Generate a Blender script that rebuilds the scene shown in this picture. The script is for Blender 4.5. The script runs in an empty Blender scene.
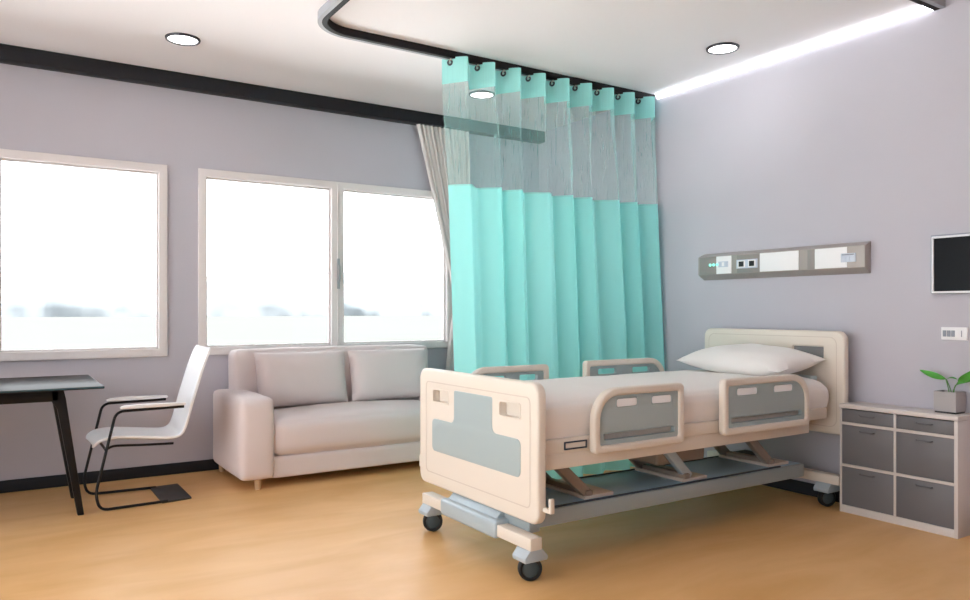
import bpy, bmesh, math, random
from mathutils import Vector, Matrix, noise
random.seed(7)
PI = math.pi
S = bpy.context.scene
COL = S.collection

# ------------------------------------------------------------------ constants
WX, WY, HC = 4.615, 6.14, 3.058          # right wall, window wall, ceiling
LX, NY = -2.7, -1.7                      # left wall, wall behind the camera
CAM_H = 1.25

# ------------------------------------------------------------------ materials
def mat(name, col, rough=0.5, metal=0.0, spec=0.5, bump=0.0, bscale=60.0, var=0.0, vscale=6.0,
        sheen=0.0, coat=0.0, emit=None, estr=0.0):
    m = bpy.data.materials.new(name); m.use_nodes = True
    nt = m.node_tree; b = nt.nodes['Principled BSDF']
    b.inputs['Base Color'].default_value = (*col, 1)
    b.inputs['Roughness'].default_value = rough
    b.inputs['Metallic'].default_value = metal
    b.inputs['Specular IOR Level'].default_value = spec
    b.inputs['Sheen Weight'].default_value = sheen
    b.inputs['Coat Weight'].default_value = coat
    if emit:
        b.inputs['Emission Color'].default_value = (*emit, 1)
        b.inputs['Emission Strength'].default_value = estr
    if bump or var:
        tc = nt.nodes.new('ShaderNodeTexCoord')
    if bump:
        n = nt.nodes.new('ShaderNodeTexNoise'); n.inputs['Scale'].default_value = bscale
        n.inputs['Detail'].default_value = 4
        bp = nt.nodes.new('ShaderNodeBump'); bp.inputs['Strength'].default_value = bump
        bp.inputs['Distance'].default_value = 0.004
        nt.links.new(tc.outputs['Object'], n.inputs['Vector'])
        nt.links.new(n.outputs['Fac'], bp.inputs['Height'])
        nt.links.new(bp.outputs['Normal'], b.inputs['Normal'])
    if var:
        n2 = nt.nodes.new('ShaderNodeTexNoise'); n2.inputs['Scale'].default_value = vscale
        n2.inputs['Detail'].default_value = 5
        nt.links.new(tc.outputs['Object'], n2.inputs['Vector'])
        rp = nt.nodes.new('ShaderNodeValToRGB')
        rp.color_ramp.elements[0].position = 0.3; rp.color_ramp.elements[1].position = 0.7
        rp.color_ramp.elements[0].color = (*[c*(1-var) for c in col], 1)
        rp.color_ramp.elements[1].color = (*[min(1, c*(1+var)) for c in col], 1)
        nt.links.new(n2.outputs['Fac'], rp.inputs['Fac'])
        nt.links.new(rp.outputs['Color'], b.inputs['Base Color'])
    return m

M = {}
M['wall'] = mat('wall_paint', (0.492, 0.472, 0.530), 0.75, bump=0.12, bscale=90, var=0.015, vscale=1.5)
M['ceiling'] = mat('ceiling_paint', (0.88, 0.855, 0.885), 0.85, bump=0.05, bscale=80)
M['trim'] = mat('charcoal_trim', (0.018, 0.019, 0.024), 0.55, spec=.25)
M['frame'] = mat('window_frame_paint', (0.74, 0.69, 0.69), 0.45)
M['metal_handle'] = mat('brushed_handle', (0.42, 0.43, 0.46), 0.35, metal=0.6)
M['cream'] = mat('cream_plastic', (0.72, 0.648, 0.572), 0.42, bump=0.02, bscale=200)
M['cream_groove'] = mat('cream_groove', (0.60, 0.52, 0.455), 0.5)
M['bluegrey'] = mat('blue_grey_panel', (0.36, 0.43, 0.445), 0.42)
M['steelblue'] = mat('powder_coated_steel', (0.40, 0.475, 0.525), 0.38, metal=0.1)
M['tray'] = mat('tray_steel', (0.33, 0.50, 0.63), 0.33, metal=0.15)
M['navy'] = mat('navy_edge', (0.02, 0.035, 0.06), 0.45)
M['castor'] = mat('castor_housing', (0.40, 0.455, 0.50), 0.4)
M['rubber'] = mat('black_rubber', (0.005, 0.005, 0.006), 0.6)
M['hub'] = mat('wheel_hub', (0.05, 0.07, 0.078), 0.5)
M['strut'] = mat('lift_arm_metal', (0.27, 0.215, 0.18), 0.4, metal=0.2)
M['sheet'] = mat('white_sheet', (0.80, 0.76, 0.735), 0.85, bump=0.15, bscale=30, sheen=0.1)
M['pillow'] = mat('pillow_cotton', (0.84, 0.80, 0.775), 0.85, bump=0.12, bscale=40, sheen=0.1)
M['sofa'] = mat('sofa_fabric', (0.72, 0.625, 0.625), 0.82, bump=0.10, bscale=150, sheen=0.15)
M['wood'] = mat('light_wood', (0.56, 0.36, 0.20), 0.5, var=0.15, vscale=20)
M['shell'] = mat('white_shell', (0.92, 0.93, 0.96), 0.28, coat=0.2)
M['blackmetal'] = mat('black_metal', (0.006, 0.006, 0.008), 0.45, spec=.3)
M['plate'] = mat('dark_base_plate', (0.03, 0.026, 0.026), 0.5)
M['armpad'] = mat('white_arm_pad', (0.78, 0.77, 0.78), 0.4)
M['cabinet'] = mat('cabinet_white', (0.66, 0.61, 0.585), 0.45)
M['drawer'] = mat('drawer_grey', (0.155, 0.152, 0.165), 0.5)
M['drawer_pull'] = mat('drawer_pull', (0.11, 0.108, 0.118), 0.4)
M['pot'] = mat('grey_pot', (0.40, 0.375, 0.375), 0.6)
M['soil'] = mat('soil', (0.05, 0.035, 0.025), 0.95, bump=0.8, bscale=80)
M['leaf'] = mat('leaf', (0.06, 0.30, 0.035), 0.4, var=0.25, vscale=18)
M['stem'] = mat('stem', (0.10, 0.25, 0.06), 0.5)
M['taupe'] = mat('taupe_metal', (0.36, 0.325, 0.305), 0.42, metal=0.15)
M['taupe_dark'] = mat('taupe_dark', (0.28, 0.255, 0.245), 0.42, metal=0.15)
M['white'] = mat('white_plastic', (0.84, 0.83, 0.85), 0.4)
M['palesocket'] = mat('pale_blue_plastic', (0.55, 0.60, 0.70), 0.4)
M['switchgrey'] = mat('switch_grey', (0.27, 0.29, 0.34), 0.4)
M['black'] = mat('matte_black', (0.008, 0.008, 0.010), 0.35)
M['screen'] = mat('screen_glass', (0.004, 0.005, 0.007), 0.3, spec=0.12)
M['tvframe'] = mat('tv_frame', (0.78, 0.78, 0.82), 0.35)
M['green_led'] = mat('green_indicator', (0.2, 0.8, 0.6), 0.4, emit=(0.25, 0.95, 0.75), estr=0.6)
M['chrome'] = mat('chrome_ring', (0.55, 0.55, 0.56), 0.25, metal=0.9)
M['hook'] = mat('hook_plastic', (0.62, 0.60, 0.52), 0.45)
M['ring_dark'] = mat('dark_ring', (0.03, 0.03, 0.045), 0.4)
M['track'] = mat('track_dark', (0.018, 0.016, 0.018), 0.6, spec=0.12)
M['track_lip'] = mat('track_silver', (0.34, 0.35, 0.385), 0.45, spec=.3)
M['lamp'] = mat('lamp_diffuser', (0.9, 0.9, 0.9), 0.5, emit=(1, 0.98, 0.97), estr=3.0)
M['led'] = mat('led_diffuser', (0.9, 0.9, 0.9), 0.5, emit=(0.93, 0.95, 1.0), estr=3.2)
M['teal_knob'] = mat('teal_knob', (0.05, 0.42, 0.36), 0.4)
M['drape'] = mat('drape_linen', (0.66, 0.615, 0.60), 0.85, bump=0.1, bscale=120)
M['ground'] = mat('snowy_field', (0.78, 0.79, 0.78), 0.95, var=0.03, vscale=0.05)
M['pad'] = mat('white_grip', (0.95, 0.96, 0.98), 0.4)  # brightness of the open hand slots put into a white colour
M['chassis'] = mat('chassis_steel', (0.30, 0.345, 0.36), 0.42, metal=0.1)
M['field'] = mat('winter_grass', (0.107, 0.109, 0.1055), 1.0, spec=0.0, var=0.03, vscale=0.04)
M['frost'] = mat('frosted_foliage', (0.186, 0.202, 0.214), 1.0, spec=0.0, var=0.03, vscale=0.6)  # distance haze put into the pale bluish foliage colour

def floor_mat():
    m = bpy.data.materials.new('vinyl_floor'); m.use_nodes = True
    nt = m.node_tree; b = nt.nodes['Principled BSDF']; L = nt.links.new
    tc = nt.nodes.new('ShaderNodeTexCoord')
    mp = nt.nodes.new('ShaderNodeMapping'); mp.inputs['Scale'].default_value = (0.45, 1.6, 1); mp.inputs['Rotation'].default_value = (0, 0, 0.15)
    n = nt.nodes.new('ShaderNodeTexNoise'); n.inputs['Scale'].default_value = 2.2; n.inputs['Detail'].default_value = 7; n.inputs['Roughness'].default_value = 0.55
    n.inputs['Distortion'].default_value = 0.7
    r = nt.nodes.new('ShaderNodeValToRGB')
    r.color_ramp.elements[0].position = 0.25; r.color_ramp.elements[0].color = (0.66, 0.362, 0.130, 1)
    r.color_ramp.elements[1].position = 0.75; r.color_ramp.elements[1].color = (0.81, 0.50, 0.235, 1)
    L(tc.outputs['Object'], mp.inputs['Vector']); L(mp.outputs['Vector'], n.inputs['Vector'])
    L(n.outputs['Fac'], r.inputs['Fac']); L(r.outputs['Color'], b.inputs['Base Color'])
    b.inputs['Roughness'].default_value = 0.36; b.inputs['Specular IOR Level'].default_value = 0.28
    n2 = nt.nodes.new('ShaderNodeTexNoise'); n2.inputs['Scale'].default_value = 5
    mr = nt.nodes.new('ShaderNodeMapRange'); mr.inputs['To Min'].default_value = 0.30; mr.inputs['To Max'].default_value = 0.46
    L(tc.outputs['Object'], n2.inputs['Vector']); L(n2.outputs['Fac'], mr.inputs['Value']); L(mr.outputs['Result'], b.inputs['Roughness'])
    return m
M['floor'] = floor_mat()

def cloth_mat(name, col, transparent, trans=0.35, weave=0.0):
    m = bpy.data.materials.new(name); m.use_nodes = True
    nt = m.node_tree; nt.nodes.clear(); L = nt.links.new
    out = nt.nodes.new('ShaderNodeOutputMaterial')
    d = nt.nodes.new('ShaderNodeBsdfDiffuse'); d.inputs['Color'].default_value = (*col, 1)
    t = nt.nodes.new('ShaderNodeBsdfTranslucent'); t.inputs['Color'].default_value = (*col, 1)
    mx = nt.nodes.new('ShaderNodeMixShader'); mx.inputs['Fac'].default_value = trans
    L(d.outputs[0], mx.inputs[1]); L(t.outputs[0], mx.inputs[2])
    last = mx
    if transparent > 0:
        tr = nt.nodes.new('ShaderNodeBsdfTransparent')
        m2 = nt.nodes.new('ShaderNodeMixShader')
        L(mx.outputs[0], m2.inputs[1]); L(tr.outputs[0], m2.inputs[2])
        tc = nt.nodes.new('ShaderNodeTexCoord')
        mp = nt.nodes.new('ShaderNodeMapping'); mp.inputs['Scale'].default_value = (140, 140, 1.0)
        nz = nt.nodes.new('ShaderNodeTexNoise'); nz.inputs['Scale'].default_value = 1.0; nz.inputs['Detail'].default_value = 2
        mr = nt.nodes.new('ShaderNodeMapRange'); mr.inputs['From Min'].default_value = 0.3; mr.inputs['From Max'].default_value = 0.7
        mr.inputs['To Min'].default_value = transparent - weave; mr.inputs['To Max'].default_value = transparent + weave
        L(tc.outputs['Object'], mp.inputs['Vector']); L(mp.outputs['Vector'], nz.inputs['Vector'])
        L(nz.outputs['Fac'], mr.inputs['Value']); L(mr.outputs['Result'], m2.inputs['Fac'])
        last = m2
    L(last.outputs[0], out.inputs['Surface'])
    return m
M['teal'] = cloth_mat('teal_curtain_cloth', (0.39, 0.865, 0.84), 0, 0.42)
M['teal_hem'] = cloth_mat('teal_hem_cloth', (0.40, 0.82, 0.79), 0.06, 0.35, 0.03)
M['teal_net'] = cloth_mat('pale_teal_net', (0.44, 0.72, 0.71), 0.67, 0.35, 0.025)

def glass_mat(name, tint, glossy, rough=0.0):
    m = bpy.data.materials.new(name); m.use_nodes = True
    nt = m.node_tree; nt.nodes.clear(); L = nt.links.new
    out = nt.nodes.new('ShaderNodeOutputMaterial')
    t = nt.nodes.new('ShaderNodeBsdfTransparent'); t.inputs['Color'].default_value = (*tint, 1)
    g = nt.nodes.new('ShaderNodeBsdfGlossy'); g.inputs['Roughness'].default_value = rough; g.inputs['Color'].default_value = (1, 1, 1, 1)
    fr = nt.nodes.new('ShaderNodeFresnel'); fr.inputs['IOR'].default_value = glossy
    mx = nt.nodes.new('ShaderNodeMixShader')
    L(fr.outputs[0], mx.inputs['Fac']); L(t.outputs[0], mx.inputs[1]); L(g.outputs[0], mx.inputs[2])
    L(mx.outputs[0], out.inputs['Surface'])
    return m
M['glass'] = glass_mat('window_glass', (0.97, 0.985, 0.99), 1.25)
M['desk_glass'] = mat('dark_table_glass', (0.024, 0.020, 0.018), 0.35, spec=0.04)
M['glass_edge'] = mat('glass_edge', (0.035, 0.075, 0.09), 0.15)

# ------------------------------------------------------------------ object helpers
def finish(bm, ang=38):
    bmesh.ops.remove_doubles(bm, verts=bm.verts, dist=1e-5)
    bmesh.ops.recalc_face_normals(bm, faces=bm.faces)
    a = math.radians(ang)
    for f in bm.faces: f.smooth = True
    for e in bm.edges:
        e.smooth = not (len(e.link_faces) == 2 and e.calc_face_angle(0) > a)

def world_origin(o):
    v = Vector((0, 0, 0))
    while o is not None:
        v += Vector(o.location); o = o.parent
    return v

def obj(name, bm, m, parent=None, kind=None, origin=None, ang=38, raw=False):
    """bm is in world coordinates; parts share the origin of the thing they belong to"""
    if not raw: finish(bm, ang)
    if parent is not None:
        bmesh.ops.translate(bm, verts=bm.verts, vec=-world_origin(parent))
    elif origin is not None:
        bmesh.ops.translate(bm, verts=bm.verts, vec=-Vector(origin))
    me = bpy.data.meshes.new(name); bm.to_mesh(me); bm.free()
    for x in (m if isinstance(m, (list, tuple)) else [m]): me.materials.append(x)
    o = bpy.data.objects.new(name, me); COL.objects.link(o)
    if parent is not None: o.parent = parent
    elif origin is not None: o.location = origin
    if kind: o['kind'] = kind
    return o

def tag(o, label, cat, group=None):
    o['label'] = label; o['category'] = cat
    if group: o['group'] = group
    return o

def thing(name, label, cat, loc, group=None):
    o = bpy.data.objects.new(name, None); COL.objects.link(o)
    o.location = loc; o.empty_display_size = 0.1
    return tag(o, label, cat, group)

def dup(root, delta, label=None):
    r = root.copy(); COL.objects.link(r); r.location = Vector(root.location) + Vector(delta)
    if label: r['label'] = label
    for ch in list(root.children):
        c = ch.copy(); COL.objects.link(c); c.parent = r
        if c.type == 'LIGHT': pass
        for g in ch.children:
            d = g.copy(); COL.objects.link(d); d.parent = c
    return r

def join(bm, other):
    me = bpy.data.meshes.new('t'); other.to_mesh(me); other.free()
    bm.from_mesh(me); bpy.data.meshes.remove(me)
    return bm

def box(x0, x1, y0, y1, z0, z1, bev=0.0, seg=2, bm=None):
    b = bmesh.new(); bmesh.ops.create_cube(b, size=1)
    for v in b.verts:
        v.co = Vector(((x0+x1)/2 + v.co.x*(x1-x0), (y0+y1)/2 + v.co.y*(y1-y0), (z0+z1)/2 + v.co.z*(z1-z0)))
    if bev > 0:
        bmesh.ops.bevel(b, geom=b.edges[:], offset=bev, segments=seg, profile=0.5, affect='EDGES')
    return join(bm, b) if bm is not None else b

def prism(pts, n, bev=0.0, seg=2):
    """extrude a closed 3D polygon by vector n"""
    b = bmesh.new(); n = Vector(n)
    lo = [b.verts.new(Vector(p)) for p in pts]; hi = [b.verts.new(Vector(p)+n) for p in pts]
    b.faces.new(lo); b.faces.new(hi)
    k = len(pts)
    for i in range(k): b.faces.new((lo[i], lo[(i+1) % k], hi[(i+1) % k], hi[i]))
    bmesh.ops.recalc_face_normals(b, faces=b.faces)
    if bev > 0:
        bmesh.ops.bevel(b, geom=b.edges[:], offset=bev, segments=seg, profile=0.5, affect='EDGES')
    return b

def fillet(pts, rads, seg=8):
    out = []; n = len(pts)
    if not isinstance(rads, (list, tuple)): rads = [rads]*n
    for i in range(n):
        p = Vector(pts[i]).to_2d(); a = Vector(pts[i-1]).to_2d(); c = Vector(pts[(i+1) % n]).to_2d(); r = rads[i]
        if r <= 0: out.append(tuple(p)); continue
        u = (a-p).normalized(); w = (c-p).normalized()
        ang = u.angle(w); t = r/math.tan(ang/2)
        t = min(t, (a-p).length*0.49, (c-p).length*0.49); rr = t*math.tan(ang/2)
        cen = p + (u+w).normalized()*(rr/math.sin(ang/2))
        s = p+u*t-cen; e = p+w*t-cen
        a0 = math.atan2(s.y, s.x); a1 = math.atan2(e.y, e.x); d = a1-a0
        while d > PI: d -= 2*PI
        while d < -PI: d += 2*PI
        for k in range(seg+1):
            q = a0 + d*k/seg; out.append((cen.x+rr*math.cos(q), cen.y+rr*math.sin(q)))
    return out

def rrect(x0, x1, y0, y1, r, seg=6):
    return fillet([(x0, y0), (x1, y0), (x1, y1), (x0, y1)], r, seg)

def plate(outline, holes, t, bev, place, bseg=2):
    """a plate with holes: 2D outline -> solid of thickness t; place(u, v, w) maps to the world, w in 0..t"""
    cu = bpy.data.curves.new('c', 'CURVE'); cu.dimensions = '2D'; cu.fill_mode = 'BOTH'
    for loop in [outline]+list(holes):
        s = cu.splines.new('POLY'); s.points.add(len(loop)-1); s.use_cyclic_u = True
        for p, q in zip(s.points, loop): p.co = (q[0], q[1], 0, 1)
    cu.extrude = t/2 - bev
    if bev > 0:
        cu.bevel_depth = bev; cu.bevel_resolution = bseg; cu.offset = -bev
    o = bpy.data.objects.new('c', cu); COL.objects.link(o)
    dg = bpy.context.evaluated_depsgraph_get(); dg.update()
    me = bpy.data.meshes.new_from_object(o.evaluated_get(dg))
    bpy.data.objects.remove(o); bpy.data.curves.remove(cu)
    b = bmesh.new(); b.from_mesh(me); bpy.data.meshes.remove(me)
    for v in b.verts: v.co = Vector(place(v.co.x, v.co.y, v.co.z + t/2))
    return b

def tube(path, r, seg=12, closed=False, fil=0.0, fseg=6, flat=1.0):
    pts = [Vector(p) for p in path]
    if fil > 0:
        q = [pts[0]]
        for i in range(1, len(pts)-1):
            p = pts[i]; u = (pts[i-1]-p); w = (pts[i+1]-p)
            t = min(fil, u.length*.49, w.length*.49); a = p+u.normalized()*t; c = p+w.normalized()*t
            for k in range(fseg+1):
                s = k/fseg; q.append((1-s)**2*a + 2*s*(1-s)*p + s*s*c)
        q.append(pts[-1]); pts = q
    b = bmesh.new(); n = len(pts); rings = []; up = None
    for i in range(n):
        if closed: d = pts[(i+1) % n]-pts[i-1]
        else: d = pts[min(i+1, n-1)]-pts[max(i-1, 0)]
        d.normalize()
        if up is None:
            up = Vector((0, 0, 1)) if abs(d.z) < .9 else Vector((1, 0, 0))
        up = (up - d*up.dot(d)).normalized(); side = d.cross(up)
        rr = r[i] if isinstance(r, (list, tuple)) else r
        rings.append([b.verts.new(pts[i] + (up*math.cos(2*PI*k/seg) + side*flat*math.sin(2*PI*k/seg))*rr) for k in range(seg)])
    for i in range(n if closed else n-1):
        A = rings[i]; B = rings[(i+1) % n]
        for k in range(seg): b.faces.new((A[k], A[(k+1) % seg], B[(k+1) % seg], B[k]))
    if not closed:
        b.faces.new(rings[0][::-1]); b.faces.new(rings[-1])
    return b

def lathe(prof, cen, axis, seg=32, closed=False):
    """prof: (radius, height) pairs turned around an axis through cen"""
    b = bmesh.new(); q = Vector((0, 0, 1)).rotation_difference(Vector(axis)); rings = []
    for r, h in prof:
        if r < 1e-6: rings.append([b.verts.new(Vector(cen) + q @ Vector((0, 0, h)))])
        else: rings.append([b.verts.new(Vector(cen) + q @ Vector((r*math.cos(2*PI*k/seg), r*math.sin(2*PI*k/seg), h))) for k in range(seg)])
    for i in range(len(rings) if closed else len(rings)-1):
        A = rings[i]; B = rings[(i+1) % len(rings)]
        for k in range(seg):
            a0, a1 = A[k % len(A)], A[(k+1) % len(A)]; b0, b1 = B[k % len(B)], B[(k+1) % len(B)]
            f = [a0, a1, b1, b0]; u = []
            for v in f:
                if v not in u: u.append(v)
            if len(u) > 2: b.faces.new(u)
    return b

def soft_box(x0, x1, y0, y1, z0, z1, r, bulge=(0, 0, 0), cuts=10, wob=0.0, seed=0):
    """upholstered block: subdivided box with rounded edges and gently swollen faces"""
    b = bmesh.new(); bmesh.ops.create_cube(b, size=1)
    bmesh.ops.subdivide_edges(b, edges=b.edges[:], cuts=cuts, use_grid_fill=True)
    cx, cy, cz = (x0+x1)/2, (y0+y1)/2, (z0+z1)/2; h = Vector(((x1-x0)/2, (y1-y0)/2, (z1-z0)/2))
    def sp(t):   # pull the grid lines toward the edges so the rounding has vertices
        return math.copysign(1-(1-abs(t))**1.7, t)
    for v in b.verts:
        u = Vector((sp(v.co.x*2), sp(v.co.y*2), sp(v.co.z*2)))
        p = Vector((u.x*h.x, u.y*h.y, u.z*h.z))
        inn = Vector((max(-h.x+r, min(h.x-r, p.x)), max(-h.y+r, min(h.y-r, p.y)), max(-h.z+r, min(h.z-r, p.z))))
        d = p-inn
        if d.length > 1e-9:
            m = max(abs(d.x), abs(d.y), abs(d.z)); d = d.normalized()*m
        p = inn+d
        f = [(1-u.x**2), (1-u.y**2), (1-u.z**2)]
        if abs(u.x) > .99: p.x += math.copysign(bulge[0]*f[1]*f[2], u.x)
        if abs(u.y) > .99: p.y += math.copysign(bulge[1]*f[0]*f[2], u.y)
        if abs(u.z) > .99: p.z += math.copysign(bulge[2]*f[0]*f[1], u.z)
        if wob:
            q = noise.noise_vector(p*5+Vector((seed, 0, 0)))*wob; p += q
        v.co = p + Vector((cx, cy, cz))
    return b

def cushion(w, h, t, mtx, n=22, pinch=0.06, wob=0.006, seed=0, power=2.6):
    """pillow: two bulged sheets meeting in a seam, corners drawn out"""
    b = bmesh.new(); g = {}
    for s in (1, -1):
        for i in range(n+1):
            for j in range(n+1):
                u = -1+2*i/n; v = -1+2*j/n
                edge = i in (0, n) or j in (0, n)
                if edge and s == -1: g[(s, i, j)] = g[(1, i, j)]; continue
                prof = (max(0, (1-abs(u)**power))*max(0, (1-abs(v)**power)))**0.55
                x = u*(w/2)*(1-pinch*(1-v*v)*abs(u)**3*1.0 if True else 1)
                y = v*(h/2)*(1-pinch*(1-u*u)*abs(v)**3)
                z = s*t/2*prof
                p = Vector((x, y, z))
                q = noise.noise(Vector((x*6+seed, y*6, s*2.0)))*wob*prof**.5
                p.z += q
                g[(s, i, j)] = b.verts.new(mtx @ p)
    for s in (1, -1):
        for i in range(n):
            for j in range(n):
                f = (g[(s, i, j)], g[(s, i+1, j)], g[(s, i+1, j+1)], g[(s, i, j+1)])
                try: b.faces.new(f if s == 1 else f[::-1])
                except ValueError: pass
    return b

def quad_sheet(fn, nu, nv):
    b = bmesh.new(); g = [[b.verts.new(Vector(fn(i/nu, j/nv))) for j in range(nv+1)] for i in range(nu+1)]
    for i in range(nu):
        for j in range(nv):
            b.faces.new((g[i][j], g[i+1][j], g[i+1][j+1], g[i][j+1]))
    return b

# place() maps for plates: outline (u, v) in a wall plane, w = depth
def pl_x(x): return lambda u, v, w: (x+w, u, v)        # plane facing -X, (u,v)=(Y,Z)
def pl_y(y): return lambda u, v, w: (u, y+w, v)        # plane facing -Y, (u,v)=(X,Z)
def pl_z(z): return lambda u, v, w: (u, v, z+w)

# ------------------------------------------------------------------ the room
T = 0.16
obj('floor', box(LX-T, WX+T, NY-T, WY+T, -0.08, 0), M['floor'], kind='structure')
obj('ceiling', box(LX-T, WX+T, NY-T, WY+T, HC, HC+0.1), M['ceiling'], kind='structure')
W1 = (-0.065, 1.071, 0.905, 2.362)     # window openings incl. frame (x0,x1,z0,z1)
W2 = (1.297, 3.585, 0.905, 2.362)
def hole(w, i=0.02): return [(w[0]+i, w[2]+i), (w[1]-i, w[2]+i), (w[1]-i, w[3]-i), (w[0]+i, w[3]-i)]
obj('wall_far', plate([(LX-T, 0), (WX+T, 0), (WX+T, HC), (LX-T, HC)], [hole(W1), hole(W2)], T, 0, pl_y(WY)), M['wall'], kind='structure')
obj('wall_right', box(WX, WX+T, NY, WY, 0, HC), M['wall'], kind='structure')
obj('wall_near', box(LX-T, WX+T, NY-T, NY, 0, HC), M['wall'], kind='structure')
WL = (-1.4, 5.6, 0.10, 2.90)
obj('wall_left', plate([(NY, 0), (WY, 0), (WY, HC), (NY, HC)], [hole(WL)], T, 0, pl_x(LX-T)), M['wall'], kind='structure')
# cornice under the ceiling along the window wall, baseboards
obj('trim_1', box(LX, WX, WY-0.10, WY, HC-0.108, HC, 0.003), M['trim'], kind='structure')
obj('baseboard_far', box(LX, WX, WY-0.014, WY, 0, 0.085, 0.003), M['trim'], kind='structure')
obj('baseboard_right', box(WX-0.014, WX, NY, 2.053, 0, 0.085, 0.003, bm=box(WX-0.014, WX, 2.753, WY-0.014, 0, 0.085, 0.003)), M['trim'], kind='structure')

def window(idx, w, splits, handle=False):
    x0, x1, z0, z1 = w; F = 0.06
    cells = []; xs = [x0]+splits+[x1]
    outer = [(x0, z0), (x1, z0), (x1, z1), (x0, z1)]
    for a, c in zip(xs, xs[1:]): cells.append((a+F if a == x0 else a+0.055, c-F if c == x1 else c-0.055, z0+F, z1-F))
    holes = [[(a, c0), (b, c0), (b, c1), (a, c1)] for a, b, c0, c1 in cells]
    r = obj('window_%d' % idx, plate(outer, holes, 0.075, 0.004, pl_y(WY-0.022)), M['frame'], kind='structure')
    for (a, b, c0, c1) in cells:       # inner bead of each sash, with its pane
        s = obj('sash_bead', plate([(a-.004, c0-.004), (b+.004, c0-.004), (b+.004, c1+.004), (a-.004, c1+.004)],
                [[(a+.012, c0+.012), (b-.012, c0+.012), (b-.012, c1-.012), (a+.012, c1-.012)]], 0.03, 0.003, pl_y(WY+0.02)), M['frame'], r)
        obj('pane', box(a+.008, b-.008, WY+0.032, WY+0.038, c0+.008, c1-.008), M['glass'], r)
    for x in splits:
        obj('meeting_strip', box(x-.006, x+.006, WY-.030, WY-.02, z0+.02, z1-.02, .002), M['frame'], r)
        if handle:
            hb = box(x-.013, x+.013, WY-.036, WY-.026, 1.44, 1.70, .004)
            box(x-.008, x+.008, WY-.062, WY-.034, 1.50, 1.64, .004, bm=hb)
            obj('handle', hb, M['metal_handle'], r)
    return r
window(1, W1, [])
window(2, W2, [2.442], True)
# unseen glazing added to the left wall to light the room from the side
wl = obj('window_3', plate([(WL[0], WL[2]), (WL[1], WL[2]), (WL[1], WL[3]), (WL[0], WL[3])],
         [[(a, WL[2]+.06), (b, WL[2]+.06), (b, WL[3]-.06), (a, WL[3]-.06)] for a, b in ((-1.34, .87), (.93, 3.17), (3.23, 5.54))],
         0.08, 0.004, pl_x(LX-.05)), M['frame'], kind='structure')
for a, b in ((-1.34, .87), (.93, 3.17), (3.23, 5.54)):
    obj('pane', box(LX-.012, LX-.006, a, b, WL[2]+.06, WL[3]-.06), M['glass'], wl)

# ------------------------------------------------------------------ outdoors
g = bmesh.new(); bmesh.ops.create_grid(g, x_segments=2, y_segments=2, size=260)
bmesh.ops.translate(g, verts=g.verts, vec=(0, 0, -0.45))
obj('ground', g, M['ground'], kind='structure')  # unseen near ground, kept very pale to bounce light up to the ceiling
g = bmesh.new(); bmesh.ops.create_grid(g, x_segments=2, y_segments=2, size=.5)
for v in g.verts: v.co = Vector((v.co.x*1100+60, 290+v.co.y*520, -.42))
obj('field', g, M['field'], kind='structure')
def canopy(y0, hbase, seed):
    def f(u, v):
        x = -260+640*u; a = PI*v; k0 = .37
        n = lambda k, q: noise.noise(Vector((x*k*k0+seed*7.3, seed+q, v*2.2*k*12)))
        h = hbase*(1+.75*noise.noise(Vector((x*.028*k0+seed*3, seed, 0)))+.35*noise.noise(Vector((x*.10*k0, seed, 0))))
        h = max(1.0, h); r = 1+.10*n(.22, 0)+.05*n(.6, 3)
        return (x, y0-24*math.cos(a)*r, -.6+h*math.sin(a)**.8*r)
    return quad_sheet(f, 420, 22)
tl = canopy(270, 11.0, 1.0); join(tl, canopy(330, 19.0, 2.6))
o = obj('tree_line', tl, M['frost'], kind='stuff', origin=(60, 300, -.45), ang=180)
tag(o, 'blurred pale line of frosted trees across the field outside the windows', 'trees')

# ------------------------------------------------------------------ ceiling: track, LED strip, downlights
trk = thing('curtain_track', 'dark curved ceiling track looping around the bed', 'curtain track', (3.0, 3.4, HC))
def loop_pts(off):
    """the centre line of the track moved outwards by off"""
    xl, y0, y1, r = 1.64-off, 2.25-off, 4.535+off, 0.24+off
    pts = [(WX-.015, y0)]
    for k in range(13):
        a = -PI/2 - (PI/2)*k/12; pts.append((xl+r+r*math.cos(a), y0+r+r*math.sin(a)))
    for k in range(13):
        a = PI - (PI/2)*k/12; pts.append((xl+r+r*math.cos(a), y1-r+r*math.sin(a)))
    pts.append((WX-.015, y1)); return pts
def strip(o0, o1, z0, z1):
    A, B = loop_pts(o0), loop_pts(o1); b = bmesh.new(); rings = []
    for p, q in zip(A, B):
        rings.append([b.verts.new((p[0], p[1], z0)), b.verts.new((q[0], q[1], z0)), b.verts.new((q[0], q[1], z1)), b.verts.new((p[0], p[1], z1))])
    for R, Q in zip(rings, rings[1:]):
        for k in range(4): b.faces.new((R[k], R[(k+1) % 4], Q[(k+1) % 4], Q[k]))
    b.faces.new(rings[0]); b.faces.new(rings[-1]); return b
obj('track_rail', strip(-0.024, 0.010, HC-0.050, HC), M['track'], trk)
obj('track_lip', strip(0.010, 0.036, HC-0.050, HC), M['track_lip'], trk)

led = thing('led_strip_light', 'glowing white light strip where the ceiling meets the right wall', 'light', (WX, 3.42, HC))
obj('housing', box(WX-.020, WX, 2.29, 4.49, HC-.004, HC), M['white'], led)
obj('diffuser', prism([(WX-.030, 2.285, HC-.001), (WX-.001, 2.285, HC-.001), (WX-.001, 2.285, HC-.040), (WX-.016, 2.285, HC-.034)], (0, 2.21, 0), 0.002), M['led'], led)

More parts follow.
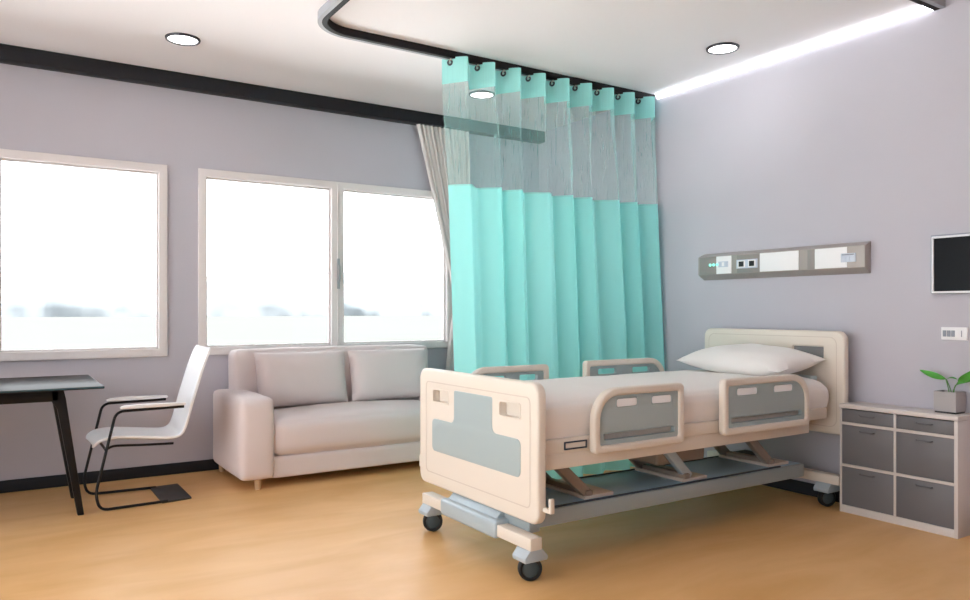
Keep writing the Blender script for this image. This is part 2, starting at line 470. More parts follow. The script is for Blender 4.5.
def lampdata(name, e, size):
    L = bpy.data.lights.new(name, 'AREA'); L.shape = 'DISK'; L.size = size; L.energy = e; L.color = (1, 0.965, 0.94); L.spread = math.radians(180)
    return L
DL = lampdata('downlight_glow', 0.6, 0.19)
def downlight(x, y, label):
    t = thing('ceiling_downlight', label, 'ceiling light', (x, y, HC), 'round recessed ceiling lights')
    obj('rim', lathe([(.094, -.002), (.094, -.012), (.098, -.015), (.108, -.012), (.111, -.001), (.094, -.001)], (x, y, HC), (0, 0, 1), 40), M['ring_dark'], t)
    obj('diffuser', lathe([(0, -.007), (.094, -.007), (.094, -.001), (0, -.001)], (x, y, HC), (0, 0, 1), 40), M['lamp'], t)
    l = bpy.data.objects.new('lamp', DL); COL.objects.link(l); l.parent = t; l.location = (0, 0, -0.03)
    return t
d0 = downlight(1.02, 5.28, 'round ceiling light above the left window and chair')
dup(d0, (4.17-1.02, 3.455-5.28, 0), 'round ceiling light near the right wall, beside the glowing strip')
dup(d0, (3.375-1.02, 0, 0), 'round ceiling light seen through the curtain netting')

# ------------------------------------------------------------------ privacy curtain
cur = thing('privacy_curtain', 'turquoise privacy curtain with netting top hanging behind the bed', 'curtain', (3.6, 4.5, 0))
NP = 9; X0, X1, YC = 2.605, 4.60, 4.515
def curt(u, z):
    """point on the curtain: u runs 0..1 along it"""
    f = max(0.0, min(1.0, (2.9-z)/.9)); f = f*f*(3-2*f)
    ph = 2*PI*NP*u*0.985 + .75*min(1, 2*f)*math.sin(2*PI*u*3.3+.8+.5*f)*min(1, 6*u)*min(1, 6*(1-u))          # folds change on the way down
    A = 0.082 - 0.026*f - .014*max(0, (1.2-z)/1.2) + 0.012*f*noise.noise(Vector((u*7, z*.4, 1)))
    x = X0+(X1-X0)*u + f*(0.018*noise.noise(Vector((u*5.0+2, z*.5, 0)))) + f*(0.012*(1-u)**2 + .004*u) + .035*(u+.35*(1-u))*max(0, (2.1-z)/2.1)
    x += -0.010*math.sin(2*ph)
    y = YC - .05*f - .09*max(0, (2.1-z)/2.1) + A*math.cos(ph) + .007*f*math.cos(2*ph+1.2) + 0.012*f*noise.noise(Vector((u*11, z*.6, 5)))
    return (x, y, z)
NU = NP*28
hb = quad_sheet(lambda u, v: curt(u, 2.845+0.175*v - (0.008*(1-math.cos(2*PI*(NP*u*.985-.19))) if v > .5 else 0)), NU, 4)
obj('header', hb, M['teal_hem'], cur, ang=80)
obj('net_panel', quad_sheet(lambda u, v: curt(u, 2.118+0.727*v), NU, 10), M['teal_net'], cur, ang=80)
obj('cloth_panel', quad_sheet(lambda u, v: curt(u, 0.006+2.112*v), NU, 30), M['teal'], cur, ang=80)
# stitched bands where the three strips meet
for z in (2.12, 2.845):
    bd = quad_sheet(lambda u, v: (curt(u, z-.006+.012*v)[0], curt(u, z)[1]-.0012, z-.006+.012*v), NU, 1)
    obj('seam', bd, M['teal_hem'], cur, ang=80)
for k in range(NP):
    u = (k+0.19)/(NP*0.985); p = Vector(curt(u, 2.985)); q = Vector(curt(u+.002, 2.985)); tn = (q-p).normalized()
    nrm = Vector((tn.y, -tn.x, 0))
    if nrm.y > 0: nrm = -nrm
    obj('grommet', lathe([(.0095, .003), (.012, .006), (.019, .006), (.022, .002), (.022, -.002), (.0095, -.002)], p, nrm, 20, True), M['ring_dark'], cur)
    hk = tube([(p.x, 4.535, HC-.042), (p.x, 4.535, HC-.052), p+Vector((0, 0, .012))+nrm*.012, p+nrm*.010, p-Vector((0, 0, .006))-nrm*.004], .0035, 8, fil=.006)
    join(hk, lathe([(0, 0), (.007, 0), (.007, .02), (0, .02)], (p.x, 4.535, HC-.062), (0, 0, 1), 12))
    obj('hook', hk, M['hook'], cur)
pk = Vector(curt(1.0, 0.945))
obj('tie_button', lathe([(0, .02), (.012, .018), (.018, .008), (.018, -.006), (0, -.01)], pk+Vector((.012, -.005, 0)), (0, -1, 0), 16), M['teal_knob'], cur)

# ------------------------------------------------------------------ window drape gathered to the right
dr = thing('window_drape', 'grey-beige gathered drape at the right end of the window', 'curtain', (3.5, 6.06, 0))
def drape(u, v):
    z = 0.10+2.845*v
    tie = 1.30
    if z > tie:
        s = (z-tie)/(2.945-tie); xl = 3.585+(3.175-3.585)*s**1.05; xr = 3.78+(3.735-3.78)*s
    else:
        s = (tie-z)/(tie-.1); xl = 3.585-.16*s**.6; xr = 3.78+.05*s**.6
    A = 0.016+0.006*noise.noise(Vector((u*9, z*.3, 0)))
    ph = 2*PI*13*u
    return (xl+(xr-xl)*u + .004*math.sin(ph*.5+1), 6.062+A*math.cos(ph), z)
obj('cloth', quad_sheet(drape, 13*14, 40), M['drape'], dr, ang=80)
tb = lambda a: (3.6825+.115*math.cos(a), 6.062+.030*math.sin(a), 1.30)
b = bmesh.new(); n = 40
rg = [[b.verts.new(Vector(tb(2*PI*k/n))+Vector((0, 0, dz))) for dz in (-.03, .03)] for k in range(n)]
for k in range(n): b.faces.new((rg[k][0], rg[(k+1) % n][0], rg[(k+1) % n][1], rg[k][1]))
obj('tieback', b, M['drape'], dr)

# ------------------------------------------------------------------ hospital bed
BY = 3.305                                  # centre line of the bed
bed = thing('hospital_bed', 'cream and blue-grey hospital bed on castors with four side rails', 'bed', (3.25, BY, 0))
def mY(d): return BY+d
# footboard
fo = fillet([(BY-.562, .266), (BY+.585, .266), (BY+.585, .92), (BY-.562, .92)], [.055, .055, .06, .06], 8)
slots = [rrect(BY+s*.335-.085, BY+s*.335+.085, .742, .808, .012, 4) for s in (-1, 1)]
foot = obj('footboard', plate(fo, slots, .052, .014, pl_x(2.055), 3), M['cream'], bed)
# the shallow frame line pressed into the footboard
ln = plate(rrect(BY-.505, BY+.505, .335, .852, .03, 5), [rrect(BY-.499, BY+.499, .341, .846, .026, 5)], .0016, 0, pl_x(2.0538))
obj('inset_line', ln, M['cream_groove'], foot)
tp = fillet([(BY-.427, .465), (BY+.427, .465), (BY+.427, .645), (BY+.185, .645), (BY+.185, .822), (BY-.185, .822), (BY-.185, .645), (BY-.427, .645)],
            [.03, .03, .03, .035, .012, .012, .035, .03], 6)
obj('inset_panel', plate(tp, [], .006, .0015, pl_x(2.0515)), M['bluegrey'], foot)
for s in (-1, 1):                           # frames of the two grips
    gp = plate(rrect(BY+s*.335-.093, BY+s*.335+.093, .734, .816, .016, 4), [rrect(BY+s*.335-.084, BY+s*.335+.084, .743, .807, .011, 4)], .004, .001, pl_x(2.0525))
    obj('grip_frame', gp, M['cream'], foot)
    obj('grip_recess', plate(rrect(BY+s*.335-.086, BY+s*.335+.086, .741, .809, .012, 4), [], .006, 0, pl_x(2.095)), M['cream'], foot)
    hy = BY+s*.590
    hkb = box(2.075, 2.10, min(hy-s*.02, hy+s*.022), max(hy-s*.02, hy+s*.022), .335, .355, .004)
    box(2.075, 2.10, min(hy+s*.022, hy+s*.040), max(hy+s*.022, hy+s*.040), .335, .405, .005, bm=hkb)
    obj('bag_hook', hkb, M['cream'], bed)
# headboard
ho = fillet([(BY-.56, .465), (BY+.56, .465), (BY+.56, 1.122), (BY-.56, 1.122)], [.05, .05, .06, .06], 8)
hs = rrect(BY-.412, BY-.195, .942, 1.018, .006, 3)
head = obj('headboard', plate(ho, [hs], .055, .014, pl_x(4.455), 3), M['cream'], bed)
hl = plate(rrect(BY-.51, BY+.515, .51, 1.085, .05, 6), [rrect(BY-.505, BY+.51, .515, 1.08, .046, 6)], .0014, 0, pl_x(4.4540))
obj('inset_line', hl, M['cream_groove'], head)
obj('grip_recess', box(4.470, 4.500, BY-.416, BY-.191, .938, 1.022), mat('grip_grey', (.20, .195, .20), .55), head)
# castor bars
def castor(x, y, yaw):
    c = obj('castor', prism([(x-.062, y-.052, .098), (x+.062, y-.052, .098), (x+.066, y-.052, .118), (x+.034, y-.052, .156), (x-.034, y-.052, .156), (x-.066, y-.052, .118)], (0, .104, 0), .004), M['castor'], bed)
    ax = Vector((math.sin(yaw), math.cos(yaw), 0)); cen = Vector((x, y, .056))
    obj('tyre', lathe([(.040, -.020), (.050, -.021), (.056, -.013), (.056, .013), (.050, .021), (.040, .020)], cen, ax, 36, True), M['rubber'], c)
    obj('wheel_hub', lathe([(0, -.017), (.028, -.017), (.040, -.012), (.040, .012), (.028, .017), (0, .017)], cen, ax, 30), M['hub'], c)
    obj('stem', lathe([(0, .150), (.014, .150), (.014, .175), (0, .175)], (x, y, 0), (0, 0, 1), 16), M['castor'], c)
for bx, e in ((2.06, 0), (4.45, 0)):
    obj('crossbar', box(bx-.033, bx+.033, BY-.545, BY+.50, .154, .212, .004), M['cream'], bed)
for cx, cy in ((2.068, 2.822), (2.068, 3.755), (4.45, 2.862), (4.45, 3.735)):
    castor(cx, cy, 0.45)
# blue-grey sleeve on the foot crossbar
slv = box(2.012, 2.115, BY-.272, BY+.272, .142, .232, .018, 3)
obj('crossbar_sleeve', slv, M['steelblue'], bed)
obj('footboard_bracket', prism([(2.045, BY-.235, .230), (2.115, BY-.235, .230), (2.107, BY-.235, .262), (2.075, BY-.235, .262)], (0, .47, 0), .003), M['steelblue'], bed)
# long chassis: side beam, tray with dark rim
TY0, TY1 = 2.862, 3.315
ch = box(2.115, 4.215, TY0, TY0+.05, .218, .298, .006)
box(2.115, 4.215, TY1-.05, TY1, .218, .298, .006, bm=ch)
box(2.095, 2.16, TY0+.002, TY1-.002, .200, .295, .006, bm=ch)
box(4.15, 4.213, TY0+.002, TY1-.002, .219, .297, .006, bm=ch)
box(2.10, 4.42, BY-.06, BY+.06, .160, .216, .004, bm=ch)
chs = obj('chassis', ch, M['chassis'], bed)
obj('tray', box(2.14, 4.205, TY0+.02, TY1-.012, .276, .300, .002), M['tray'], bed)
rim = box(2.16, 4.0, TY0+.012, TY0+.026, .296, .305, .002)
box(2.16, 4.0, TY1-.022, TY1-.006, .290, .305, .002, bm=rim)
obj('tray_rim', rim, M['navy'], bed)
# lift arms
def arm(xb, y, xt, zt, wdt, m, name='lift_arm'):
    d = Vector((xt-xb, 0, zt-.318)).normalized(); nn = Vector((d.z, 0, -d.x))*.026
    p, q = Vector((xb, y-wdt/2, .318)), Vector((xt, y-wdt/2, zt))
    return obj(name, prism([p-nn, p+nn, q+nn, q-nn], (0, wdt, 0), .005), m, bed)
for xb in (2.50, 3.21, 3.955):
    obj('arm_plinth', box(xb-.03, xb+.165, 2.905, 3.285, .300, .318, .003), M['cream_groove'], bed)
    obj('arm_axle', box(xb-.018, xb+.022, 2.90, 3.29, .316, .345, .006), M['strut'], bed)
    for y in (2.935, 3.255):
        if xb == 3.21 and y < 3: continue
        arm(xb+.01, y, xb-.21, .515, .045, M['strut'])
arm(3.25, 2.935, 3.07, .50, .04, M['steelblue'], 'actuator')
obj('lift_motor', box(3.03, 3.42, 2.955, 3.30, .395, .51, .02, 3), M['strut'], bed)
obj('cable_box', box(4.03, 4.17, 3.10, 3.27, .300, .330, .012, 3), M['hub'], bed)
# platform under the mattress
und = box(2.108, 4.18, 2.803, 2*BY-2.803, .500, .580, .006)
obj('under_frame', und, M['cream'], bed)
obj('platform', box(2.108, 4.35, 2.792, 2*BY-2.792, .576, .645, .010), M['cream'], bed)
obj('head_bracket', box(4.16, 4.46, 3.0, 3.6, .47, .56, .006), M['cream_groove'], bed)
cardo = plate(rrect(2.245, 2.385, .590, .629, .003, 3), [rrect(2.252, 2.378, .597, .622, .002, 3)], .006, .001, pl_y(2.786))
obj('card_holder', cardo, M['navy'], bed)
# side rails
def rail(x0, x1, z0, z1, yc, big_left, far):
    w = x1-x0; R = .17; r = .028
    rads = [r, r, r, R] if big_left else [r, r, R, r]
    out = fillet([(x0, z0), (x1, z0), (x1, z1), (x0, z1)], rads, 10)
    b = .040
    ii = fillet([(x0+b, z0+b), (x1-b, z0+b), (x1-b, z1-b), (x0+b, z1-b)],
                [.012, .012, .012, R-.035] if big_left else [.012, .012, R-.035, .012], 10)
    rl = obj('side_rail', plate(out, [ii], .046, .012, pl_y(yc-.023), 3), M['cream'], bed)
    dx = .02 if big_left else -.02
    c = (x0+x1)/2 + dx; sw = w*.115; off = w*.21
    hs = [rrect(c-off-sw, c-off+sw, z1-.098, z1-.056, .014, 5), rrect(c+off-sw, c+off+sw, z1-.098, z1-.056, .014, 5),
          rrect(x0+b+.025, x1-b-.025, z0+.062, z0+.096, .012, 5)]
    if big_left: hs[0] = rrect(c-off-sw+.02, c-off+sw+.02, z1-.098, z1-.056, .014, 5)
    grow = lambda p: p
    ip = fillet([(x0+b-.004, z0+b-.004), (x1-b+.004, z0+b-.004), (x1-b+.004, z1-b+.004), (x0+b-.004, z1-b+.004)],
                [.012, .012, .012, R-.033] if big_left else [.012, .012, R-.033, .012], 10)
    obj('rail_panel', plate(ip, hs, .022, .004, pl_y(yc-.011)), M['bluegrey'], rl)
    for h in hs:                           # raised edge round each opening
        cx = sum(p[0] for p in h)/len(h); cz = sum(p[1] for p in h)/len(h)
        hw = max(p[0] for p in h)-cx; hh = max(p[1] for p in h)-cz
        obj('grip_edge', plate(rrect(cx-hw-.004, cx+hw+.004, cz-hh-.004, cz+hh+.004, .016, 5),
                               [rrect(cx-hw+.002, cx+hw-.002, cz-hh+.002, cz+hh-.002, .012, 5)], .028, .003, pl_y(yc-.014)), M['bluegrey'], rl)
    if not far:  # white fills stand in for the light seen through the open slots
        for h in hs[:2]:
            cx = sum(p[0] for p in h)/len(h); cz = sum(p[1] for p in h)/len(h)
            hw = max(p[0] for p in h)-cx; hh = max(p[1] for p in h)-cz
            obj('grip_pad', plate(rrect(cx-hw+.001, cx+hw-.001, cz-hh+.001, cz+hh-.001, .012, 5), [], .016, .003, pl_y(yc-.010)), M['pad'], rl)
    for fx in (.25, .75):                  # posts that carry the rail on the platform
        y0, y1 = (yc+.01, yc+.06) if not far else (yc-.06, yc-.01)
        obj('rail_bracket', box(x0+w*fx-.025, x0+w*fx+.025, y0, y1, z0+.01, z0+.055, .004), M['castor'], rl)
YN, YF = 2.756, 2*BY-2.756
rail(2.387, 3.005, .560, .876, YN, True, False)
rail(3.315, 4.085, .566, .877, YN, False, False)
rail(2.345, 2.965, .610, .908, YF, True, True)
rail(3.270, 4.020, .610, .918, YF, False, True)

# mattress with its white sheet
def mattress():
    prof = [(-.495, .646), (-.508, .69), (-.512, .73), (-.510, .765), (-.498, .795), (-.472, .815), (-.43, .826), (-.36, .834), (-.25, .839), (-.12, .842), (0, .843)]
    prof = prof+[(-a, b) for a, b in prof[-2::-1]]
    # refine
    P = []
    for a, c in zip(prof, prof[1:]):
        for k in range(3): P.append((a[0]+(c[0]-a[0])*k/3, a[1]+(c[1]-a[1])*k/3))
    P.append(prof[-1])
    b = bmesh.new(); rings = []; xs = []
    xa, xb = 2.122, 4.372
    n = 90
    for i in range(n+1):
        x = xa+(xb-xa)*i/n
        e = min(x-xa, xb-x); k = 1-max(0, (.07-e)/.07)**2*.16 if e < .07 else 1
        xs.append(x); ring = []
        for (py, pz) in P:
            yy = py*(.995 if k == 1 else .97+.03*k); zz = .646+(pz-.646)*k
            wv = noise.noise(Vector((x*2.2, py*3, 0)))*.007*min(1, (pz-.66)/.1) + noise.noise(Vector((x*9, py*5, 4)))*.0022
            ring.append(b.verts.new((x, BY+yy+wv*.6*(1 if py > 0 else -1), zz+(wv if pz > .68 else 0))))
        rings.append(ring)
    for A, B in zip(rings, rings[1:]):
        for k in range(len(A)-1): b.faces.new((A[k], A[k+1], B[k+1], B[k]))
        b.faces.new((A[-1], A[0], B[0], B[-1]))
    b.faces.new(rings[0]); b.faces.new(rings[-1][::-1])
    return b
mt = obj('mattress', mattress(), M['sheet'], origin=(3.25, BY, .66), ang=60)
tag(mt, 'mattress under a smooth white sheet on the hospital bed', 'mattress')
cb = obj('mattress_corner_strap', box(4.30, 4.378, BY-.43, BY-.30, .80, .838, .012, 3), M['bluegrey'], mt)
pm = Matrix.Translation((4.185, BY-.050, .926)) @ Matrix.Rotation(math.radians(-7), 4, 'Y') @ Matrix.Rotation(math.radians(2), 4, 'X')
pil = obj('pillow', cushion(.50, .82, .185, pm, 28, pinch=.05, wob=.012, seed=3, power=2.6), M['pillow'], origin=(4.195, BY, .88), ang=75)
tag(pil, 'plump white pillow lying at the head of the bed', 'pillow')

# ------------------------------------------------------------------ sofa
sofa = thing('sofa', 'beige two-seat sofa under the double window', 'sofa', (2.4, 5.7, 0))
obj('base', soft_box(1.59, 3.115, 5.27, 6.06, .062, .220, .022, cuts=8), M['sofa'], sofa)
for x0, x1 in ((1.385, 1.628), (3.080, 3.32)):
    obj('armrest', soft_box(x0, x1, 5.24, 6.08, .070, .640, .045, (.012, .012, .012), 12, .004, x0), M['sofa'], sofa)
bk = soft_box(1.505, 3.200, 5.86, 6.10, .10, .950, .055, (0, .01, .006), 14, .004, 5)
obj('backrest', bk, M['sofa'], sofa)
obj('seat_cushion', soft_box(1.610, 3.095, 5.25, 5.90, .217, .478, .07, (.0, .015, .045), 14, .003, 8), M['sofa'], sofa)
for x, y in ((1.522, 5.30), (3.205, 5.30), (1.455, 6.04), (3.25, 6.04)):
    obj('leg', lathe([(0, 0), (.022, 0), (.025, .08), (0, .08)], (x, y, 0), (0, 0, 1), 20), M['wood'], sofa)
def back_cushion(x, lab, seed):
    m = Matrix.Translation((x, 5.805, .715)) @ Matrix.Rotation(math.radians(78), 4, 'X')
    o = obj('cushion', cushion(.735, .43, .19, m, 24, pinch=.02, wob=.008, seed=seed, power=3.6), M['sofa'], origin=(x, 5.805, .50), ang=75)
    tag(o, lab, 'cushion', 'loose back cushions on the sofa')
back_cushion(2.018, 'left beige back cushion on the sofa, nearer the armchair', 1)
back_cushion(2.788, 'right beige back cushion on the sofa, nearer the curtain', 9)

# ------------------------------------------------------------------ chair
CY = 5.47
chair = thing('cantilever_chair', 'white shell armchair with black tubular cantilever legs', 'chair', (.8, CY, 0))
cl = [(.500, .390), (.512, .411), (.548, .430), (.62, .438), (.72, .430), (.82, .419), (.90, .410), (.955, .408), (1.0, .420), (1.028, .447), (1.048, .495), (1.066, .56), (1.092, .66), (1.122, .76), (1.152, .86), (1.185, .95), (1.205, 1.0)]
def shell():
    # resample smoothly
    P = []
    for i in range(len(cl)-1):
        p0 = Vector(cl[max(0, i-1)]); p1 = Vector(cl[i]); p2 = Vector(cl[i+1]); p3 = Vector(cl[min(len(cl)-1, i+2)])
        for k in range(4):
            t = k/4; P.append(.5*((2*p1)+(-p0+p2)*t+(2*p0-5*p1+4*p2-p3)*t*t+(-p0+3*p1-3*p2+p3)*t**3))
    P.append(Vector(cl[-1]))
    n = len(P); b = bmesh.new(); top = []; bot = []; W = 14
    for i, p in enumerate(P):
        d = (P[min(n-1, i+1)]-P[max(0, i-1)]).normalized(); nm = Vector((-d.y, d.x))   # towards the sitter
        t = i/(n-1); hw = .228
        e = min(t/.06, (1-t)/.06, 1); hw *= 1-.10*(1-e)**2
        if t > .55: hw *= 1-.02*(t-.55)/.45
        th = .013*(.45+.55*min(1, e*1.5))
        r1 = []; r2 = []
        for k in range(W+1):
            s = -1+2*k/W; dish = .016*(s*s)
            te = th*(1 if abs(s) < .95 else .5)
            r1.append(b.verts.new((p.x+nm.x*(te+dish), CY+s*hw, p.y+nm.y*(te+dish))))
            r2.append(b.verts.new((p.x+nm.x*(-te+dish), CY+s*hw, p.y+nm.y*(-te+dish))))
        top.append(r1); bot.append(r2)
    for i in range(n-1):
        for k in range(W):
            b.faces.new((top[i][k], top[i][k+1], top[i+1][k+1], top[i+1][k]))
            b.faces.new((bot[i][k+1], bot[i][k], bot[i+1][k], bot[i+1][k+1]))
        for k in (0, W): b.faces.new((top[i][k], top[i+1][k], bot[i+1][k], bot[i][k]))
    for i in (0, n-1):
        for k in range(W): b.faces.new((top[i][k], top[i][k+1], bot[i][k+1], bot[i][k]))
    return b
obj('seat_shell', shell(), M['shell'], chair, ang=50)
for s in (-1, 1):
    dx = -.025 if s > 0 else 0
    y = CY+s*.25; yb = CY+s*.225
    obj('leg_tube', tube([(.92, yb, .012), (.52+dx, y, .012), (.497+dx, y, .115), (.612+dx, y, .618), (1.015+dx, y, .624)], .0088, 12, fil=.05), M['blackmetal'], chair)
    obj('seat_support', tube([(.553, y, .385), (.60, CY+s*.20, .398), (.80, CY+s*.195, .385), (.96, CY+s*.195, .379)], .008, 10, fil=.03), M['blackmetal'], chair)
    ap = bmesh.new()
    ap = prism([(qx+dx, y-.024, qz) for qx, qz in ((.635, .634), (.70, .632), (.90, .632), (1.025, .636), (1.025, .650), (.90, .654), (.74, .656), (.66, .652), (.635, .644))], (0, .048, 0), .004)
    obj('armrest_pad', ap, M['armpad'], chair)
obj('front_rail', tube([(.553, CY-.255, .385), (.553, CY+.255, .385)], .008, 10), M['blackmetal'], chair)
obj('base_plate', prism([(.885, CY-.235, 0), (1.072, CY-.205, 0), (1.072, CY+.268, 0), (.885, CY+.252, 0)], (0, 0, .012), .002), M['plate'], chair)

# ------------------------------------------------------------------ desk
desk = thing('desk', 'dark glass-topped desk with slanted black legs at the left edge', 'desk', (-.35, 5.58, 0))
top = obj('tabletop', box(-1.25, .530, 5.06, 6.05, .781, .796, .003), M['desk_glass'], desk)
ed = plate([(-1.2505, 5.0595), (.5305, 5.0595), (.5305, 6.0505), (-1.2505, 6.0505)], [[(-1.244, 5.066), (.524, 5.066), (.524, 6.044), (-1.244, 6.044)]], .009, 0, pl_z(.7855))
obj('glass_edge', ed, M['glass_edge'], top)
for y in (5.20, 5.70):
    obj('beam', box(-.98, .30, y, y+.06, .705, .783, .006), M['blackmetal'], desk)
    for s in (1, -1):
        fx = lambda x: x if s == 1 else -.70-x
        obj('leg', prism([(fx(.255), y, .783), (fx(.322), y, .783), (fx(.336), y, .72), (fx(.434), y, 0), (fx(.398), y, 0), (fx(.290), y, .66), (fx(.262), y, .70)], (0, .06, 0), .006), M['blackmetal'], desk)
obj('cross_rail', box(-.37, -.31, 5.26, 5.70, .71, .77, .004), M['blackmetal'], desk)

# ------------------------------------------------------------------ bedside cabinet
NX, N0, N1, NZ = 4.410, 2.058, 2.748, .672
cab = thing('bedside_cabinet', 'low white cabinet with six grey drawer fronts beside the bed', 'cabinet', (4.52, 2.41, 0))
carc = box(NX, WX-.001, N0, N0+.020, 0, NZ-.028, .001)
box(NX, WX-.001, N1-.012, N1, 0, NZ-.028, .001, bm=carc)
box(NX+.0004, WX-.001, N0+.0015, N1-.0015, .0004, .045, .001, bm=carc)
for z in (.545, .285): box(NX+.0006, WX-.001, N0+.005, N1-.005, z, z+.016, .001, bm=carc)
box(NX+.0009, WX-.001, 2.399, 2.412, .02, NZ-.02, .001, bm=carc)
box(WX-.010, WX-.0005, N0+.003, N1-.003, .001, NZ-.03, bm=carc)
obj('body', carc, M['cabinet'], cab)
obj('top', box(NX-.006, WX-.001, N0-.004, N1+.002, NZ-.026, NZ, .003), M['cabinet'], cab)
for y0, y1 in ((N0+.0215, 2.3975), (2.4135, N1-.0135)):
    for z0, z1 in ((.0465, .2835), (.3025, .5435), (.5625, .6395)):
        d = obj('drawer', box(NX+.004, WX-.03, y0, y1, z0, z1, .0015), M['drawer'], cab)
        yc = (y0+y1)/2; zz = z1-.030
        hp = tube([(NX+.004, yc+.045, zz), (NX-.010, yc+.040, zz-.002), (NX-.010, yc-.040, zz-.002), (NX+.004, yc-.045, zz)], .004, 8, fil=.01)
        obj('handle', hp, M['drawer_pull'], d)

pot = thing('potted_plant', 'small leafy green plant in a square grey pot on the white cabinet', 'plant', (4.545, 2.183, NZ))
PX0, PX1, PY0, PY1 = 4.482, 4.596, 2.102, 2.222
pb = plate(rrect(PX0, PX1, PY0, PY1, .003, 3), [rrect(PX0+.006, PX1-.006, PY0+.006, PY1-.006,   .002, 3)], .112, .0012, pl_z(NZ+.010))
box(PX0+.002, PX1-.002, PY0+.002, PY1-.002, NZ+.010, NZ+.02, bm=pb)
obj('pot', pb, M['pot'], pot)
obj('pot_foot', box(PX0+.004, PX1-.004, PY0+.004, PY1-.004, NZ, NZ+.0105), M['black'], pot)
obj('soil', box(PX0+.006, PX1-.006, PY0+.006, PY1-.006, NZ+.090, NZ+.110, .002), M['soil'], pot)
def leaf(a, m, tip, w, nrm):
    a, m, tip = Vector(a), Vector(m), Vector(tip); b = bmesh.new(); n = 12; rows = []
    for i in range(n+1):
        t = i/n; c = (1-t)**2*a+2*t*(1-t)*m+t*t*tip
        d = (2*(1-t)*(m-a)+2*t*(tip-m)).normalized(); sd = d.cross(Vector(nrm)).normalized(); nn = sd.cross(d).normalized()
        hw = w*(math.sin(PI*min(1, t*.97+.015))**.75)*(1-.35*t)
        rows.append([b.verts.new(c+sd*hw*s+nn*(abs(s)*hw*.28)) for s in (-1, -.5, 0, .5, 1)])
    for A, B in zip(rows, rows[1:]):
        for k in range(4): b.faces.new((A[k], A[k+1], B[k+1], B[k]))
    g = bmesh.ops.solidify(b, geom=b.faces[:], thickness=.0012)
    return b
sz = NZ+.108
LV = [((4.53, 2.178, .862), (4.51, 2.245, .876), (4.49, 2.302, .908), .024, (-.75, -.35, .55)),
      ((4.54, 2.180, .860), (4.53, 2.145, .880), (4.52, 2.112, .864), .010, (-.5, -.3, .8)),
      ((4.52, 2.108, .852), (4.515, 2.07, .872), (4.51, 2.005, .936), .026, (-.85, -.45, -.15)),
      ((4.56, 2.14, .83), (4.575, 2.08, .87), (4.565, 2.01, .86), .018, (-.6, -.2, .6))]
SB = [(4.53, 2.160), (4.54, 2.152), (4.525, 2.140), (4.55, 2.146)]
for (a, m, t_, w, nr), s0 in zip(LV, SB):
    obj('leaf', leaf(a, m, t_, w, nr), M['leaf'], pot, ang=70)
    obj('stem', tube([(s0[0], s0[1], sz), (s0[0]*.5+a[0]*.5, s0[1]*.7+a[1]*.3, .815), a], .0028, 8, fil=.03), M['stem'], pot)

# ------------------------------------------------------------------ wall-mounted things on the right wall
un = thing('bed_head_panel', 'long taupe service panel with sockets on the wall above the bed', 'wall panel', (WX, 3.33, 1.59))
UF = 4.545
cs = prism([(WX-.001, 2.665, 1.487), (UF, 2.665, 1.525), (UF, 2.665, 1.663), (WX-.001, 2.665, 1.692)], (0, 1.335, 0), .0025)
obj('casing', cs, M['taupe'], un)
def upan(name, y0, y1, z0, z1, m, d=.004, parent=None, bev=.001):
    return obj(name, box(UF-d, UF+.002, y0, y1, z0, z1, bev), m, parent or un)
upan('dark_section', 3.825, 3.985, 1.529, 1.659, M['taupe_dark'], .002)
upan('cover_panel', 3.685, 3.822, 1.529, 1.660, M['white'])
upan('dark_section', 3.440, 3.635, 1.529, 1.659, M['taupe_dark'], .002)
upan('cover_panel', 3.128, 3.436, 1.529, 1.660, M['white'])
upan('dark_section', 3.01, 3.062, 1.529, 1.659, M['taupe_dark'], .002)
upan('cover_panel', 2.782, 3.006, 1.529, 1.660, M['white'])
so = upan('indicator_block', 3.712, 3.80, 1.578, 1.620, M['palesocket'], .008)
for k in range(3): obj('rocker', box(UF-.010, UF-.006, 3.718+k*.027, 3.740+k*.027, 1.584, 1.614, .001), M['white' if k == 1 else 'palesocket'], so)
for k in range(3):
    obj('indicator_light', lathe([(0, .007), (.009, .006), (.011, 0), (0, 0)], (UF-.003, 3.880-k*.033, 1.599), (-1, 0, 0), 16), M['green_led'], un)
so = upan('double_socket', 3.455, 3.635, 1.560, 1.624, M['palesocket'], .007)
for y in (3.590, 3.500): obj('socket_face', box(UF-.011, UF-.006, y-.032, y+.032, 1.566, 1.618, .002), M['white'], so)
for y in (3.590, 3.500): obj('socket_opening', box(UF-.0125, UF-.010, y-.022, y+.022, 1.573, 1.611, .001), M['black'], so)
so = upan('switch_block', 2.722, 2.820, 1.562, 1.618, M['palesocket'], .008)
for k in range(3): obj('switch', box(UF-.011, UF-.007, 2.730+k*.030, 2.754+k*.030, 1.568, 1.600, .001), M['palesocket'], so)
obj('indicator_row', box(UF-.011, UF-.007, 2.732, 2.812, 1.606, 1.613, .001), M['switchgrey'], so)

tv = thing('wall_television', 'small black screen in a thin white frame on the right wall', 'television', (WX, 2.02, 1.52))
obj('back_shell', box(WX-.040, WX-.001, 1.725, 2.285, 1.350, 1.692, .004), M['switchgrey'], tv)
obj('bezel', plate(rrect(1.712, 2.272, 1.352, 1.683, .005, 3), [rrect(1.723, 2.261, 1.364, 1.671, .003, 3)], .018, .002, pl_x(WX-.056)), M['tvframe'], tv)
obj('screen', box(WX-.048, WX-.040, 1.722, 2.262, 1.363, 1.672), M['screen'], tv)

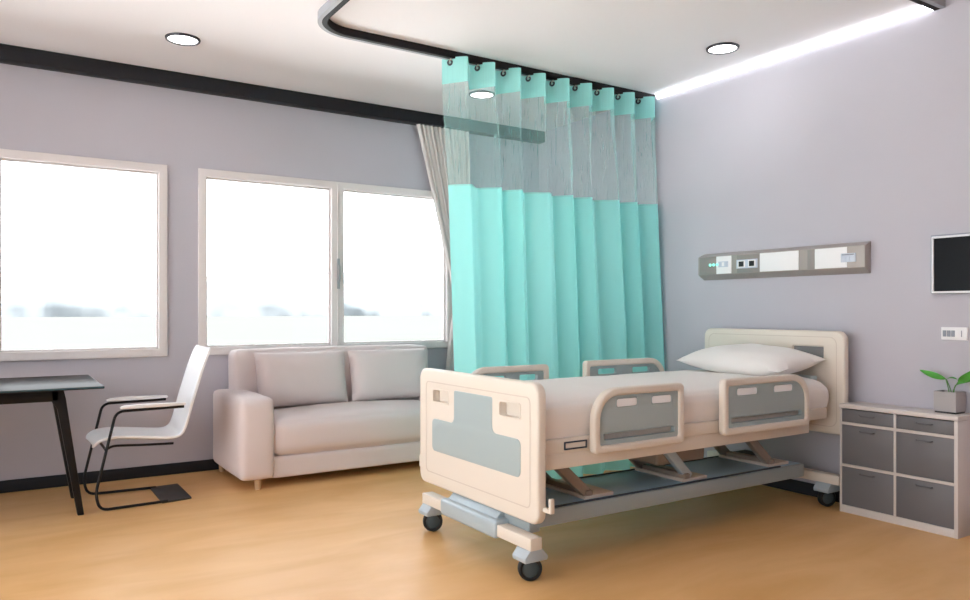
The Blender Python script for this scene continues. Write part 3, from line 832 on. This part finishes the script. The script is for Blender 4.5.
sw = thing('switch_plate', 'white wall switch plate with grey buttons under the screen', 'switch', (WX, 2.17, 1.12))
obj('faceplate', box(WX-.012, WX-.0005, 2.098, 2.240, 1.083, 1.157, .003), M['white'], sw)
for k in range(3): obj('button', box(WX-.016, WX-.010, 2.164+k*.023, 2.183+k*.023, 1.102, 1.138, .001), M['switchgrey'], sw)
obj('key_slot', box(WX-.0135, WX-.010, 2.126, 2.131, 1.102, 1.138, .0005), M['switchgrey'], sw)

# ------------------------------------------------------------------ light
wd = bpy.data.worlds.new('overcast_sky'); S.world = wd; wd.use_nodes = True
nt = wd.node_tree; bg = nt.nodes['Background']
tc = nt.nodes.new('ShaderNodeTexCoord'); sx = nt.nodes.new('ShaderNodeSeparateXYZ')
rp = nt.nodes.new('ShaderNodeValToRGB')
rp.color_ramp.elements[0].position = 0.0; rp.color_ramp.elements[0].color = (0.93, 0.965, 1, 1)
rp.color_ramp.elements[1].position = 0.5; rp.color_ramp.elements[1].color = (0.96, 0.98, 1, 1)
nt.links.new(tc.outputs['Generated'], sx.inputs[0]); nt.links.new(sx.outputs['Z'], rp.inputs['Fac'])
nt.links.new(rp.outputs['Color'], bg.inputs['Color'])
SKY = 2.2
bg.inputs['Strength'].default_value = SKY

sun = bpy.data.lights.new('winter_sun', 'SUN'); sun.energy = 9.0; sun.angle = math.radians(3); sun.color = (1, .97, .93)  # added sun, brightens the outdoor ground so light bounces onto the ceiling
so_ = bpy.data.objects.new('winter_sun', sun); COL.objects.link(so_); so_.location = (40, -12, 50)
so_.rotation_euler = Vector((-.80, .16, -1.0)).to_track_quat('-Z', 'Y').to_euler()

def portal(x, y, z, sx_, sz_, rot):
    L = bpy.data.lights.new('window_portal', 'AREA'); L.shape = 'RECTANGLE'; L.size = sx_; L.size_y = sz_
    L.cycles.is_portal = True
    o = bpy.data.objects.new('window_portal', L); COL.objects.link(o); o.location = (x, y, z); o.rotation_euler = rot
for w in (W1, W2):
    portal((w[0]+w[1])/2, WY+.10, (w[2]+w[3])/2, w[1]-w[0], w[3]-w[2], (-PI/2, 0, 0))
portal(LX-.08, (WL[0]+WL[1])/2, (WL[2]+WL[3])/2, WL[3]-WL[2], WL[1]-WL[0], (0, -PI/2, 0))

# ------------------------------------------------------------------ camera
cam = bpy.data.cameras.new('camera'); co = bpy.data.objects.new('camera', cam); COL.objects.link(co)
cam.sensor_fit = 'HORIZONTAL'; cam.sensor_width = 36; cam.lens = 36*752/970; cam.shift_y = 11/970
cam.clip_start = .02; cam.clip_end = 600
co.location = (0, 0, CAM_H); co.rotation_euler = (PI/2, 0, -math.atan2(485, 752))
S.camera = co
vs = S.view_settings; vs.view_transform = 'Standard'; vs.look = 'None'; vs.gamma = 1; vs.exposure = 1.2; vs.use_curve_mapping = False
S.cycles.max_bounces = 10; S.cycles.diffuse_bounces = 6; S.cycles.transparent_max_bounces = 24
S.cycles.sample_clamp_indirect = 6; S.cycles.caustics_reflective = False
